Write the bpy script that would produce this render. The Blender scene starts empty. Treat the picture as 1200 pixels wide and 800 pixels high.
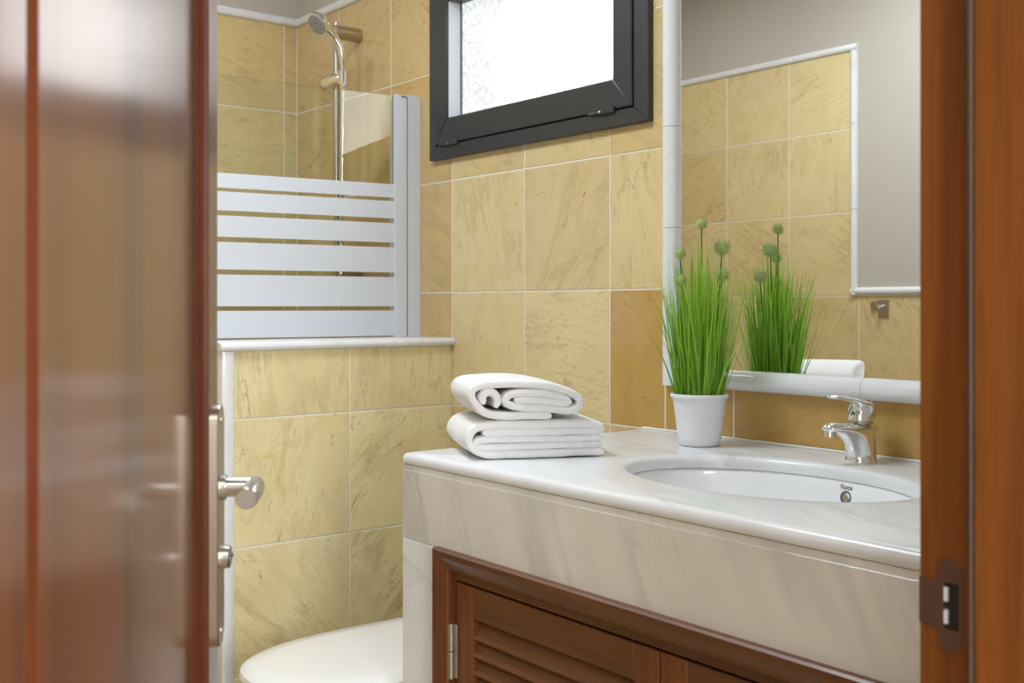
import bpy, bmesh, math, random
from mathutils import Vector, Matrix, noise

# ---------------------------------------------------------------- camera
SC = bpy.context.scene
COL = SC.collection
PHI = 0.8983
CS, SN = math.cos(PHI), math.sin(PHI)
CAMZ = 1.137
cam_data = bpy.data.cameras.new('camera')
cam = bpy.data.objects.new('camera', cam_data)
COL.objects.link(cam)
cam.location = (0, 0, CAMZ)
cam.rotation_euler = (math.pi / 2, 0, PHI)
cam_data.sensor_width = 36
cam_data.lens = 38.06
cam_data.shift_y = -0.0351
cam_data.clip_start = 0.02
cam_data.dof.use_dof = True
cam_data.dof.focus_distance = 1.9
cam_data.dof.aperture_fstop = 8.0
SC.camera = cam

# ---------------------------------------------------------------- light
SC.view_settings.view_transform = 'Standard'
SC.view_settings.look = 'None'
SC.view_settings.gamma = 1
SC.view_settings.use_curve_mapping = False
SC.view_settings.exposure = 0.0

world = bpy.data.worlds.new('world')
SC.world = world
world.use_nodes = True
world.node_tree.nodes['Background'].inputs[0].default_value = (0.80, 0.90, 1.0, 1)
world.node_tree.nodes['Background'].inputs[1].default_value = 1.0

def area(name, loc, rot, size, power, color, shape='DISK', size_y=None):
    l = bpy.data.lights.new(name, 'AREA')
    l.shape = shape
    l.size = size
    if size_y: l.size_y = size_y
    l.energy = power
    l.color = color
    o = bpy.data.objects.new(name, l)
    o.location = loc
    o.rotation_euler = rot
    COL.objects.link(o)
    return o

WINDOW_GLOW = 4.3
area('bathroom_ceiling_light', (-1.75, 0.68, 2.47), (0, 0, 0), 0.55, 21, (0.86, 0.94, 1.0))
area('shower_ceiling_light', (-2.85, 0.75, 2.47), (0, 0, 0), 0.25, 4.0, (0.95, 0.98, 1.0))
area('hall_ceiling_light', (0.55, -0.25, 2.47), (0, 0, 0), 0.6, 14, (0.97, 0.985, 1.0))
area('hall_fill_light', (1.85, 0.25, 1.45), (0, math.pi / 2, 0), 1.3, 90, (0.96, 0.98, 1.0), 'RECTANGLE', 1.1)  # added fill panel, unseen in the hall, to brighten the partition

# ---------------------------------------------------------------- material helpers
def srgb(r, g, b):
    f = lambda v: (v / 255 / 12.92) if v / 255 <= 0.04045 else ((v / 255 + 0.055) / 1.055) ** 2.4
    return (f(r), f(g), f(b), 1)

class NT:
    def __init__(s, name):
        s.m = bpy.data.materials.new(name)
        s.m.use_nodes = True
        s.t = s.m.node_tree
        s.b = s.t.nodes['Principled BSDF']
        s.out = s.t.nodes['Material Output']
    def n(s, typ, **kw):
        nd = s.t.nodes.new(typ)
        for k, v in kw.items():
            if k.startswith('i_'):
                key = k[2:]
                key = int(key) if key.isdigit() else key.replace('_', ' ')
                nd.inputs[key].default_value = v
            else:
                setattr(nd, k, v)
        return nd
    def l(s, a, b): s.t.links.new(a, b)
    def val(s, sock, v): 
        if hasattr(v, 'links'): s.l(v, sock)
        else: sock.default_value = v
    def math(s, op, a, b=0.0, clamp=False):
        nd = s.n('ShaderNodeMath', operation=op, use_clamp=clamp)
        s.val(nd.inputs[0], a); s.val(nd.inputs[1], b)
        return nd.outputs[0]
    def mix(s, fac, a, b, mode='MIX'):
        nd = s.n('ShaderNodeMix', data_type='RGBA', blend_type=mode)
        s.val(nd.inputs[0], fac); s.val(nd.inputs[6], a); s.val(nd.inputs[7], b)
        return nd.outputs[2]
    def maprange(s, v, a, b, c, d):
        nd = s.n('ShaderNodeMapRange')
        s.val(nd.inputs[0], v)
        for i, x in enumerate((a, b, c, d)): nd.inputs[i + 1].default_value = x
        return nd.outputs[0]
    def noise(s, vec, scale, detail=3, rough=0.5, dist=0.0):
        nd = s.n('ShaderNodeTexNoise')
        if vec is not None: s.l(vec, nd.inputs['Vector'])
        nd.inputs['Scale'].default_value = scale
        nd.inputs['Detail'].default_value = detail
        nd.inputs['Roughness'].default_value = rough
        nd.inputs['Distortion'].default_value = dist
        return nd.outputs[0]
    def coord(s, scale=(1, 1, 1), rot=(0, 0, 0)):
        tc = s.n('ShaderNodeTexCoord')
        mp = s.n('ShaderNodeMapping')
        s.l(tc.outputs['Object'], mp.inputs['Vector'])
        mp.inputs['Scale'].default_value = scale
        mp.inputs['Rotation'].default_value = rot
        return mp.outputs[0]
    def coord_rs(s, rot, scale):
        tc = s.n('ShaderNodeTexCoord')
        m1 = s.n('ShaderNodeMapping'); m1.inputs['Rotation'].default_value = rot
        m2 = s.n('ShaderNodeMapping'); m2.inputs['Scale'].default_value = scale
        s.l(tc.outputs['Object'], m1.inputs['Vector']); s.l(m1.outputs[0], m2.inputs['Vector'])
        return m2.outputs[0]
    def attr(s, name):
        nd = s.n('ShaderNodeAttribute', attribute_type='OBJECT', attribute_name=name)
        return nd.outputs['Fac']
    def bump(s, h, strength=0.2, dist=0.002):
        nd = s.n('ShaderNodeBump')
        nd.inputs['Strength'].default_value = strength
        nd.inputs['Distance'].default_value = dist
        s.l(h, nd.inputs['Height'])
        s.l(nd.outputs[0], s.b.inputs['Normal'])
    def set(s, **kw):
        for k, v in kw.items():
            s.val(s.b.inputs[k.replace('_', ' ')], v)

def plain(name, col, rough=0.5, metal=0.0, bump=0.0, bscale=300, var=0.0, **kw):
    n = NT(name)
    c = n.coord()
    if var:
        f = n.noise(c, 9, 4)
        n.set(Base_Color=n.mix(n.maprange(f, .3, .7, 0, var), col, tuple(x * .72 for x in col[:3]) + (1,)))
    else:
        n.set(Base_Color=col)
    n.set(Roughness=rough, Metallic=metal, **kw)
    if bump: n.bump(n.noise(c, bscale, 3), bump, 0.001)
    return n.m

def mat_tile():
    n = NT('yellow_marble_tile')
    seed, tone = n.attr('seed'), n.attr('tone')
    tc = n.n('ShaderNodeTexCoord')
    rot = n.n('ShaderNodeVectorRotate', rotation_type='AXIS_ANGLE')
    ax = n.attr('facing_x')
    axv = n.n('ShaderNodeCombineXYZ')
    n.l(ax, axv.inputs[0]); n.l(n.math('SUBTRACT', 1.0, ax), axv.inputs[1])
    n.l(axv.outputs[0], rot.inputs['Axis'])
    n.l(tc.outputs['Object'], rot.inputs['Vector'])
    n.l(n.math('MULTIPLY', n.math('SUBTRACT', seed, .5), 3.0), rot.inputs['Angle'])
    off = n.n('ShaderNodeCombineXYZ')
    n.l(n.math('MULTIPLY', seed, 71.3), off.inputs[0]); n.l(n.math('MULTIPLY', seed, 37.7), off.inputs[1]); n.l(n.math('MULTIPLY', seed, 53.1), off.inputs[2])
    add = n.n('ShaderNodeVectorMath', operation='ADD')
    n.l(rot.outputs[0], add.inputs[0]); n.l(off.outputs[0], add.inputs[1])
    v = add.outputs[0]
    mp = n.n('ShaderNodeMapping')
    n.l(v, mp.inputs['Vector']); mp.inputs['Scale'].default_value = (3.0, 3.0, 0.75)
    vs = mp.outputs[0]
    pale = n.mix(n.noise(v, 7, 5, .6, 1.0), srgb(242, 234, 198), srgb(234, 218, 160))
    deep = n.mix(n.noise(v, 6, 5, .6, 1.0), srgb(203, 167, 104), srgb(178, 139, 68))
    base = n.mix(tone, pale, deep)
    base = n.mix(n.maprange(n.noise(v, 3.2, 3, .5, .6), .5, .75, 0, .55), base, srgb(206, 182, 148))
    base = n.mix(n.maprange(n.noise(v, 12, 4, .6, 1.0), .6, .74, 0, .4), base, srgb(214, 172, 92))
    # soft cloudy bands and fine broken streaks that run one way across each tile
    cl = n.math('ABSOLUTE', n.math('SUBTRACT', n.noise(vs, 2.1, 4, .6, .5), .5))
    soft = n.math('MULTIPLY', n.maprange(cl, 0, .04, .36, 0), n.maprange(n.noise(v, 3.4, 2), .42, .6, 0, 1))
    base = n.mix(soft, base, srgb(176, 150, 108))
    a = n.math('ABSOLUTE', n.math('SUBTRACT', n.noise(vs, 4.6, 6, .6, .35), .5))
    veins = n.math('MULTIPLY', n.maprange(a, 0.0, .009, .55, 0), n.maprange(n.noise(v, 9, 3), .5, .64, 0, 1))
    b = n.math('ABSOLUTE', n.math('SUBTRACT', n.noise(vs, 11, 5, .62, .4), .48))
    fine = n.math('MULTIPLY', n.maprange(b, 0.0, .013, .5, 0), n.maprange(n.noise(v, 5, 2), .42, .62, .1, 1))
    base = n.mix(fine, base, srgb(166, 140, 96))
    base = n.mix(veins, base, srgb(126, 98, 58))
    mp2 = n.n('ShaderNodeMapping'); n.l(v, mp2.inputs['Vector']); mp2.inputs['Scale'].default_value = (9.0, 9.0, 1.1)
    hv = mp2.outputs[0]
    h = n.math('ABSOLUTE', n.math('SUBTRACT', n.noise(hv, 3.2, 5, .62, .5), .5))
    hair = n.math('MULTIPLY', n.maprange(h, 0.0, .016, .48, 0), n.maprange(n.noise(v, 8, 3), .44, .6, 0, 1))
    per = n.math('FRACT', n.math('MULTIPLY', seed, 7.31))
    hair = n.math('MULTIPLY', hair, n.maprange(per, 0, 1, .45, 1.25))
    base = n.mix(hair, base, srgb(150, 122, 80))
    sp = n.math('MULTIPLY', n.maprange(n.noise(vs, 30, 3, .7), .665, .70, 0, .8), n.maprange(n.noise(v, 7, 2), .52, .66, 0, 1))
    base = n.mix(sp, base, srgb(92, 62, 30))
    n.set(Base_Color=base, Roughness=n.maprange(n.noise(v, 20, 3), .3, .7, .14, .26))
    n.b.inputs['Specular IOR Level'].default_value = 0.45
    n.bump(n.math('ADD', n.noise(v, 9, 2), n.math('MULTIPLY', sp, -.6)), .05, .002)
    return n.m

def mat_white_marble(name, rot, amount, warm=False, rough=0.07, scale=1.0):
    n = NT(name)
    c = n.coord((2.6 * scale, 2.6 * scale, 2.6 * scale), (0, 0, 0))
    c2 = n.coord_rs(rot, (1.3 * scale, 4.2 * scale, 4.2 * scale) if not warm else (4.2, 3, 1.0))
    base = n.mix(n.noise(c, 1.4, 5, .6, .6), srgb(238, 241, 246) if not warm else srgb(230, 226, 220),  # bluish tint puts the window's cool light into the base colour
                 srgb(222, 224, 226) if not warm else srgb(206, 200, 192))
    a = n.math('ABSOLUTE', n.math('SUBTRACT', n.noise(c2, 1.25, 4, .55, .7), .5))
    wide = n.math('MULTIPLY', n.maprange(a, 0, .07, .55, 0), n.maprange(n.noise(c, 1.1, 2), .42, .65, .05, 1))
    b = n.math('ABSOLUTE', n.math('SUBTRACT', n.noise(c2, 2.7, 5, .6, 1.0), .5))
    thin = n.math('MULTIPLY', n.maprange(b, 0, .022, .35, 0), n.maprange(n.noise(c, 2.0, 2), .48, .68, 0, 1))
    base = n.mix(n.math('MULTIPLY', wide, amount), base, srgb(160, 158, 154))
    base = n.mix(n.math('MULTIPLY', thin, amount), base, srgb(135, 134, 128))
    n.set(Base_Color=base, Roughness=rough)
    return n.m

def mat_wood(name, dark, light, axis, rough=.25, coat=.0, stripes=0.0, coat_rough=.1):
    n = NT(name)
    sc = [26, 26, 26]; sc[axis] = 1.1
    c = n.coord(tuple(sc))
    f = n.noise(c, 1.0, 5, .6, .6)
    sc2 = [160, 160, 160]; sc2[axis] = 5
    g = n.noise(n.coord(tuple(sc2)), 1.0, 3, .6)
    base = n.mix(n.maprange(f, .3, .7, 0, 1), dark, light)
    base = n.mix(n.maprange(g, .5, .75, 0, .45), base, tuple(x * .5 for x in dark[:3]) + (1,))
    if stripes:
        sc3 = [9, 9, 9]; sc3[axis] = .05
        h = n.noise(n.coord(tuple(sc3)), 1.0, 1)
        base = n.mix(n.maprange(h, .42, .6, 0, stripes), base, light)
    n.set(Base_Color=base, Roughness=rough, Coat_Weight=coat, Coat_Roughness=coat_rough)
    n.bump(g, .06, .0008)
    return n.m

def mat_glass(name, tint=(.97, 1, .985, 1)):
    n = NT(name)
    fr = n.n('ShaderNodeFresnel'); fr.inputs[0].default_value = 1.5
    tr = n.n('ShaderNodeBsdfTransparent'); tr.inputs[0].default_value = tint
    gl = n.n('ShaderNodeBsdfGlossy'); gl.inputs['Roughness'].default_value = 0.0
    mx = n.n('ShaderNodeMixShader')
    n.l(fr.outputs[0], mx.inputs[0]); n.l(tr.outputs[0], mx.inputs[1]); n.l(gl.outputs[0], mx.inputs[2])
    n.l(mx.outputs[0], n.out.inputs[0])
    return n.m

def mat_frost(name):
    n = NT(name)
    d = n.n('ShaderNodeBsdfDiffuse'); d.inputs[0].default_value = srgb(234, 238, 246)
    t = n.n('ShaderNodeBsdfTranslucent'); t.inputs[0].default_value = srgb(232, 236, 244)
    m1 = n.n('ShaderNodeMixShader'); m1.inputs[0].default_value = .3
    n.l(d.outputs[0], m1.inputs[1]); n.l(t.outputs[0], m1.inputs[2])
    tr = n.n('ShaderNodeBsdfTransparent')
    m2 = n.n('ShaderNodeMixShader'); m2.inputs[0].default_value = .04
    n.l(m1.outputs[0], m2.inputs[1]); n.l(tr.outputs[0], m2.inputs[2])
    n.l(m2.outputs[0], n.out.inputs[0])
    return n.m

def mat_pane(name):
    # frosted obscure glass lit from outside by the daylight
    n = NT(name)
    c = n.coord()
    tex = n.noise(c, 150, 3, .75)
    sep = n.n('ShaderNodeSeparateXYZ'); n.l(c, sep.inputs[0])
    big = n.math('ADD', sep.outputs[0], n.math('MULTIPLY', n.math('SUBTRACT', n.noise(c, 7, 2), .5), .35))
    shade = n.math('MULTIPLY', n.maprange(big, -.21, -.07, 1, 0), n.maprange(tex, .36, .64, .86, 1))
    col = n.mix(shade, (.96, .985, 1.0, 1), (.125, .13, .135, 1))
    n.set(Base_Color=(.2, .2, .2, 1), Roughness=.35, Emission_Color=col, Emission_Strength=WINDOW_GLOW)
    n.bump(tex, .4, .002)
    return n.m

M = {}
M['tile'] = mat_tile()
M['grout'] = plain('white_grout', srgb(230, 227, 219), .8, bump=.1)
M['paint'] = plain('taupe_wall_paint', srgb(190, 183, 174), .8, bump=.05, bscale=120)
M['hall_paint'] = plain('white_hall_paint', srgb(226, 222, 214), .8, bump=.05, bscale=120)
M['ceiling'] = plain('white_ceiling_paint', srgb(236, 234, 230), .85, bump=.05, bscale=120)
M['floor'] = plain('beige_floor_stone', srgb(196, 176, 140), .3, var=.5)
M['trim'] = mat_white_marble('white_trim_marble', (0, .4, 0), .35, rough=.12)
M['counter'] = mat_white_marble('white_counter_marble', (0, 0, .30), .6, rough=.24)
M['apron'] = mat_white_marble('grey_veined_marble', (0, .5, 0), .85, warm=True, rough=.16)
M['door'] = mat_wood('varnished_door_wood', srgb(54, 27, 12), srgb(100, 57, 26), 2, .5, .78, 1.0, .16)
M['groove'] = mat_wood('dark_groove_wood', srgb(74, 34, 16), srgb(96, 46, 22), 2, .4)
M['moulding'] = mat_wood('red_brown_moulding_wood', srgb(62, 29, 13), srgb(88, 44, 21), 2, .4)
for k in ('groove', 'moulding'): M[k].node_tree.nodes['Principled BSDF'].inputs['Specular IOR Level'].default_value = .15
M['jamb'] = mat_wood('orange_brown_jamb_wood', srgb(98, 54, 20), srgb(130, 76, 30), 2, .32, .3)
M['cab_v'] = mat_wood('cabinet_wood_upright', srgb(96, 52, 26), srgb(138, 80, 42), 2, .4, .1)
M['cab_h'] = mat_wood('cabinet_wood_level', srgb(82, 46, 24), srgb(116, 70, 38), 0, .4, .1)
M['slat'] = mat_wood('louvre_wood', srgb(92, 54, 28), srgb(124, 76, 42), 0, .42)
M['chrome'] = plain('chrome', (.86, .87, .88, 1), .04, 1.0)
M['steel'] = plain('brushed_steel', srgb(196, 192, 186), .28, 1.0, bump=.05, bscale=500)
M['nickel'] = plain('satin_nickel', srgb(190, 180, 168), .3, 1.0)
M['bronze'] = plain('brown_metal', srgb(128, 104, 92), .38, .8)
M['hole_shade'] = plain('painted_cavity_shade', srgb(24, 18, 12), .8)  # near-black colour standing in for the shade inside hollows
M['alu'] = plain('white_aluminium', srgb(214, 218, 228), .35, .0)
M['slot'] = plain('grey_gasket', srgb(96, 102, 112), .6)
M['frame'] = plain('anthracite_frame', srgb(54, 57, 60), .38, bump=.04, bscale=600)
M['bead'] = plain('pale_grey_bead', srgb(214, 218, 222), .4)
M['ceramic'] = plain('white_ceramic', srgb(240, 242, 244), .06)
M['plastic'] = plain('white_lid_plastic', srgb(238, 238, 238), .16)
M['pot'] = plain('white_pot_plastic', srgb(232, 233, 238), .42)
M['soil'] = plain('dark_soil', srgb(60, 66, 30), .9, var=.5)
M['glass'] = mat_glass('clear_glass')
M['frost'] = mat_frost('frosted_film')
M['pane'] = mat_pane('lit_frosted_pane')
M['seal'] = plain('brown_rubber_seal', srgb(66, 50, 34), .6)
M['ink'] = plain('grey_print', srgb(90, 92, 96), .5)
M['stem'] = plain('dark_green_stem', srgb(44, 62, 22), .6)
M['head'] = plain('sage_green_bristle', srgb(180, 196, 128), .8, var=.4)

def mat_mirror():
    n = NT('mirror_silver')
    n.set(Base_Color=(.93, .94, .93, 1), Metallic=1.0, Roughness=0.0)
    return n.m
M['mirror'] = mat_mirror()

def mat_grass():
    n = NT('grass_blade_green')
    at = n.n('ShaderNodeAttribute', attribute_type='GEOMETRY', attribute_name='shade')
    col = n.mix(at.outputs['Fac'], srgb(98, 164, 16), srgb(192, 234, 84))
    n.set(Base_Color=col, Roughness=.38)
    n.b.inputs['Subsurface Weight'].default_value = 0
    tl = n.n('ShaderNodeBsdfTranslucent'); n.l(col, tl.inputs[0])
    mx = n.n('ShaderNodeMixShader'); mx.inputs[0].default_value = .3
    n.l(n.b.outputs[0], mx.inputs[1]); n.l(tl.outputs[0], mx.inputs[2]); n.l(mx.outputs[0], n.out.inputs[0])
    return n.m
M['grass'] = mat_grass()

def mat_towel():
    n = NT('white_terry_cloth')
    c = n.coord()
    f = n.noise(c, 420, 3, .7)
    n.set(Base_Color=n.mix(f, srgb(247, 248, 251), srgb(253, 253, 254)), Roughness=.95)
    n.b.inputs['Sheen Weight'].default_value = .35
    n.bump(n.math('ADD', f, n.math('MULTIPLY', n.noise(c, 110, 4, .7), 1.2)), .6, .003)
    return n.m
M['towel'] = mat_towel()

# ---------------------------------------------------------------- mesh helpers
class MB:
    """collects shapes (world coordinates) for ONE mesh object"""
    def __init__(s): s.v, s.f, s.mi, s.cur, s.attr = [], [], [], 0, []
    def add(s, vs, fs):
        o = len(s.v)
        s.v += [tuple(p) for p in vs]
        for f in fs:
            s.f.append([i + o for i in f]); s.mi.append(s.cur)
        return s
    def box(s, x0, x1, y0, y1, z0, z1):
        vs = [(x, y, z) for x in (x0, x1) for y in (y0, y1) for z in (z0, z1)]
        return s.add(vs, [(0, 1, 3, 2), (4, 6, 7, 5), (0, 4, 5, 1), (2, 3, 7, 6), (0, 2, 6, 4), (1, 5, 7, 3)])
    def obox(s, o, u, v, w, a, b, c, ch=0.0):
        """box from o along unit u, v, w with ranges a, b, c; ch chamfers the +v side"""
        P = lambda i, j, k: Vector(o) + Vector(u) * i + Vector(v) * j + Vector(w) * k
        if ch <= 0:
            vs = [P(x, y, z) for x in a for y in b for z in c]
            return s.add(vs, [(0, 1, 3, 2), (4, 6, 7, 5), (0, 4, 5, 1), (2, 3, 7, 6), (0, 2, 6, 4), (1, 5, 7, 3)])
        rings = []
        for y, e in ((b[0], 0), (b[1] - ch, 0), (b[1], ch)):
            rings.append([P(a[0] + e, y, c[0] + e), P(a[1] - e, y, c[0] + e), P(a[1] - e, y, c[1] - e), P(a[0] + e, y, c[1] - e)])
        return s.loft(rings)
    def loft(s, rings, caps=(True, True), closed=True):
        n = len(rings[0]); fs = []
        for i in range(len(rings) - 1):
            for j in range(n if closed else n - 1):
                k = (j + 1) % n
                fs.append((i * n + j, i * n + k, (i + 1) * n + k, (i + 1) * n + j))
        if caps[0]: fs.append(tuple(range(n - 1, -1, -1)))
        if caps[1]: fs.append(tuple((len(rings) - 1) * n + j for j in range(n)))
        return s.add([p for r in rings for p in r], fs)
    def tube(s, path, rad, n=12, caps=(True, True), flat=1.0, up=None):
        path = [Vector(p) for p in path]
        rads = rad if isinstance(rad, (list, tuple)) else [rad] * len(path)
        rings = []; prev = None
        for i, p in enumerate(path):
            t = (path[min(i + 1, len(path) - 1)] - path[max(i - 1, 0)]).normalized()
            ref = Vector(up) if up else (prev if prev else (Vector((0, 0, 1)) if abs(t.z) < .9 else Vector((1, 0, 0))))
            a = t.cross(ref).normalized(); b = a.cross(t).normalized(); prev = b
            rings.append([p + (a * math.cos(q) + b * math.sin(q) * flat) * rads[i] for q in (2 * math.pi * k / n for k in range(n))])
        return s.loft(rings, caps)
    def lathe(s, c, prof, n=32, axis='z', caps=(False, False), sx=1.0, sy=1.0):
        rings = []
        for r, h in prof:
            rings.append([(c[0] + r * sx * math.cos(2 * math.pi * k / n), c[1] + r * sy * math.sin(2 * math.pi * k / n), c[2] + h) for k in range(n)])
        return s.loft(rings, caps)
    def extrude(s, pts, d):
        """polygon (list of 3D points) pushed along vector d"""
        n = len(pts); d = Vector(d)
        return s.loft([[Vector(p) for p in pts], [Vector(p) + d for p in pts]])
    def build(s, name, mat, parent=None, base=None, smooth=True, angle=35):
        me = bpy.data.meshes.new(name)
        b = Vector(base) if base is not None else (Vector(parent['_base']) if parent is not None and '_base' in parent else Vector((0, 0, 0)))
        me.from_pydata([tuple(Vector(p) - b) for p in s.v], [], s.f)
        bm = bmesh.new(); bm.from_mesh(me)
        bmesh.ops.recalc_face_normals(bm, faces=bm.faces)
        bm.to_mesh(me); bm.free()
        for m in (mat if isinstance(mat, list) else [mat]): me.materials.append(m)
        if any(s.mi):
            me.polygons.foreach_set('material_index', s.mi)
        if s.attr:
            a = me.attributes.new('shade', 'FLOAT', 'POINT'); a.data.foreach_set('value', s.attr)
        if smooth:
            me.polygons.foreach_set('use_smooth', [True] * len(me.polygons))
            me.set_sharp_from_angle(angle=math.radians(angle))
        o = bpy.data.objects.new(name, me)
        COL.objects.link(o)
        if parent is not None:
            o.parent = parent
            o['_base'] = list(b)
        else:
            o.location = b
            o['_base'] = list(b)
        return o

def tag(o, label=None, cat=None, group=None, kind=None):
    if label: o['label'] = label
    if cat: o['category'] = cat
    if group: o['group'] = group
    if kind: o['kind'] = kind
    return o

def thing(name, loc, label=None, cat=None, group=None, kind=None):
    o = bpy.data.objects.new(name, None)
    o.empty_display_size = .05
    COL.objects.link(o)
    o.location = loc
    o['_base'] = list(loc)
    return tag(o, label, cat, group, kind)

RND = random.Random(7)

# ---------------------------------------------------------------- setting: dimensions
YB = 1.692          # tiled face of the wall with window and mirror
XL = -3.278         # shower end wall
XH = -2.383         # tiled face of the low partition
YF = -0.035         # wall seen in the mirror
XR = -0.485         # wall with the doorway
ZC = 2.50
ROWS = [0.0, 0.2651, 0.5676, 0.8701, 1.1726, 1.475, 1.7775, 2.067]
HOLE = (-2.435, -1.675, 1.57, 2.067)
GAP = 0.0035

def wallbox(mb, mi, *a):
    mb.cur = mi; mb.box(*a); mb.cur = 0

# back wall with the window opening
w = MB()
g = YB + .0012
for (x0, x1, z0, z1, mi) in [(XL - .1, HOLE[0], 0, 2.067, 0), (HOLE[1], XR + .1, 0, 2.067, 0), (HOLE[0], HOLE[1], 0, HOLE[2], 0)]:
    wallbox(w, mi, x0, x1, g, YB + .16, z0, z1)
wallbox(w, 1, XL - .1, XR + .1, g, YB + .16, 2.067, ZC)
wall_back = tag(w.build('wall_back', [M['grout'], M['paint']], smooth=False), kind='structure')
w = MB()
wallbox(w, 0, XL - .1, XL - .0012, YF - .1, YB + .1, 0, 2.067)
wallbox(w, 1, XL - .1, XL - .0012, YF - .1, YB + .1, 2.067, ZC)
wall_left = tag(w.build('wall_left', [M['grout'], M['paint']], smooth=False), kind='structure')
w = MB()
XV = -2.290
wallbox(w, 0, XL, XV, YF - .12, YF - .0012, 0, 2.067)
wallbox(w, 1, XL, XV, YF - .12, YF - .0012, 2.067, ZC)
wallbox(w, 0, XV, XR, YF - .12, YF - .0012, 0, 1.176)
wallbox(w, 1, XV, XR, YF - .12, YF - .0012, 1.176, ZC)
wall_front = tag(w.build('wall_front', [M['grout'], M['paint']], smooth=False), kind='structure')
XH2 = -2.63
w = MB().box(XH2, XH - .0012, 1.036, YB, 0, 1.03)
wall_partition = tag(w.build('wall_partition', M['grout'], smooth=False), kind='structure')
# wall with the doorway
YD0, YD1 = 0.045, 0.835
w = MB()
w.box(XR, XR + .125, YF - .12, YD0 - .03, 0, ZC); w.box(XR, XR + .125, YD1, YB + .16, 0, ZC)
w.box(XR, XR + .125, YD0 - .03, YD1, 2.09, ZC)
wall_right = tag(w.build('wall_right', M['paint'], smooth=False), kind='structure')
tag(MB().box(XL - .1, 2.0, -1.6, YB + .16, -.08, 0).build('floor', M['floor'], smooth=False), kind='structure')
tag(MB().box(XL - .1, 2.0, -1.6, YB + .16, ZC, ZC + .08).build('ceiling', M['ceiling'], smooth=False), kind='structure')
w = MB()
w.box(1.9, 2.0, -1.6, YB + .16, 0, ZC); w.box(XR + .125, 1.9, YB + .06, YB + .16, 0, ZC); w.box(XR, 1.9, -1.6, -1.5, 0, ZC)
w.box(XR, XR + .12, -1.5, YF - .12, 0, ZC)
tag(w.build('wall_hall', M['hall_paint'], smooth=False), kind='structure')

# ---------------------------------------------------------------- tiles, one object each
def tile_poly(parent, pts, nrm, tone):
    """pts: polygon on the tiled face; thickness goes 8 mm into the wall; edges chamfered"""
    n = Vector(nrm); c = sum((Vector(p) for p in pts), Vector()) / len(pts)
    k = len(pts)
    lift = n * RND.uniform(-.0002, .0003)
    mb = MB()
    if k == 4:
        inner = []
        for p in pts:
            d = c - Vector(p)
            inner.append(Vector(p) + Vector([math.copysign(min(.0012, abs(q)), q) if abs(q) > 1e-6 else 0 for q in d]) + lift)
        rings = [[Vector(p) - n * .008 for p in pts], [Vector(p) - n * .0012 + lift for p in pts], inner]
    else:
        rings = [[Vector(p) - n * .008 for p in pts], [Vector(p) + lift for p in pts]]
    mb.loft(rings)
    o = mb.build('tile', M['tile'], parent, base=tuple(c), smooth=False)
    o.location = c
    o['seed'] = RND.random(); o['tone'] = tone; o['facing_x'] = abs(nrm[0])
    return o

def tiles_y(parent, cols, rows, y, nrm, tone, hole=None):
    for i in range(len(cols) - 1):
        for j in range(len(rows) - 1):
            x0, x1 = sorted((cols[i], cols[i + 1])); z0, z1 = rows[j], rows[j + 1]
            x0 += GAP / 2; x1 -= GAP / 2; z0 += GAP / 2; z1 -= GAP / 2
            if x1 - x0 < .01 or z1 - z0 < .01: continue
            t = tone(.5 * (x0 + x1), .5 * (z0 + z1))
            P = [(x0, z0), (x1, z0), (x1, z1), (x0, z1)]
            if hole:
                hx0, hx1, hz0, hz1 = hole
                if x1 > hx0 and x0 < hx1 and z1 > hz0 and z0 < hz1:
                    ca, cb = x0 < hx0, x1 > hx1
                    low = z0 < hz0
                    if ca and low: P = [(x0, z0), (x1, z0), (x1, hz0), (hx0, hz0), (hx0, z1), (x0, z1)]
                    elif cb and low: P = [(x0, z0), (x1, z0), (x1, z1), (hx1, z1), (hx1, hz0), (x0, hz0)]
                    elif ca: P = [(x0, z0), (hx0, z0), (hx0, z1), (x0, z1)]
                    elif cb: P = [(hx1, z0), (x1, z0), (x1, z1), (hx1, z1)]
                    elif low: P = [(x0, z0), (x1, z0), (x1, hz0), (x0, hz0)]
                    else: continue
            tile_poly(parent, [(px, y, pz) for px, pz in P], nrm, t)

def tiles_x(parent, cols, rows, x, nrm, tone):
    for i in range(len(cols) - 1):
        for j in range(len(rows) - 1):
            y0, y1 = sorted((cols[i], cols[i + 1])); z0, z1 = rows[j], rows[j + 1]
            y0 += GAP / 2; y1 -= GAP / 2; z0 += GAP / 2; z1 -= GAP / 2
            if y1 - y0 < .01 or z1 - z0 < .01: continue
            tile_poly(parent, [(x, y0, z0), (x, y1, z0), (x, y1, z1), (x, y0, z1)], nrm, tone(.5 * (y0 + y1), .5 * (z0 + z1)))

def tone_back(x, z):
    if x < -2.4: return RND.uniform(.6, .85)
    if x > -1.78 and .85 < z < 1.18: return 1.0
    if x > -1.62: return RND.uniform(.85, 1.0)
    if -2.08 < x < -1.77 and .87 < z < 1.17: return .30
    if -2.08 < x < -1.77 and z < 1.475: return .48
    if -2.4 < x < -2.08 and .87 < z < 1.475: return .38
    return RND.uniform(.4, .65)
BACK_COLS = [XL, -2.999, -2.6925, -2.386, -2.0765, -1.772, -1.602]
tiles_y(wall_back, BACK_COLS, ROWS[1:], YB, (0, -1, 0), tone_back, HOLE)
tiles_y(wall_back, [-1.602, -1.416, -1.104, -.790, XR], [.8701, 1.002], YB, (0, -1, 0), tone_back)
tiles_x(wall_left, [1.692, 1.645, 1.340, 1.035, .73, .425, .12, YF], ROWS, XL, (1, 0, 0), lambda y, z: RND.uniform(.45, .7))
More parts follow.
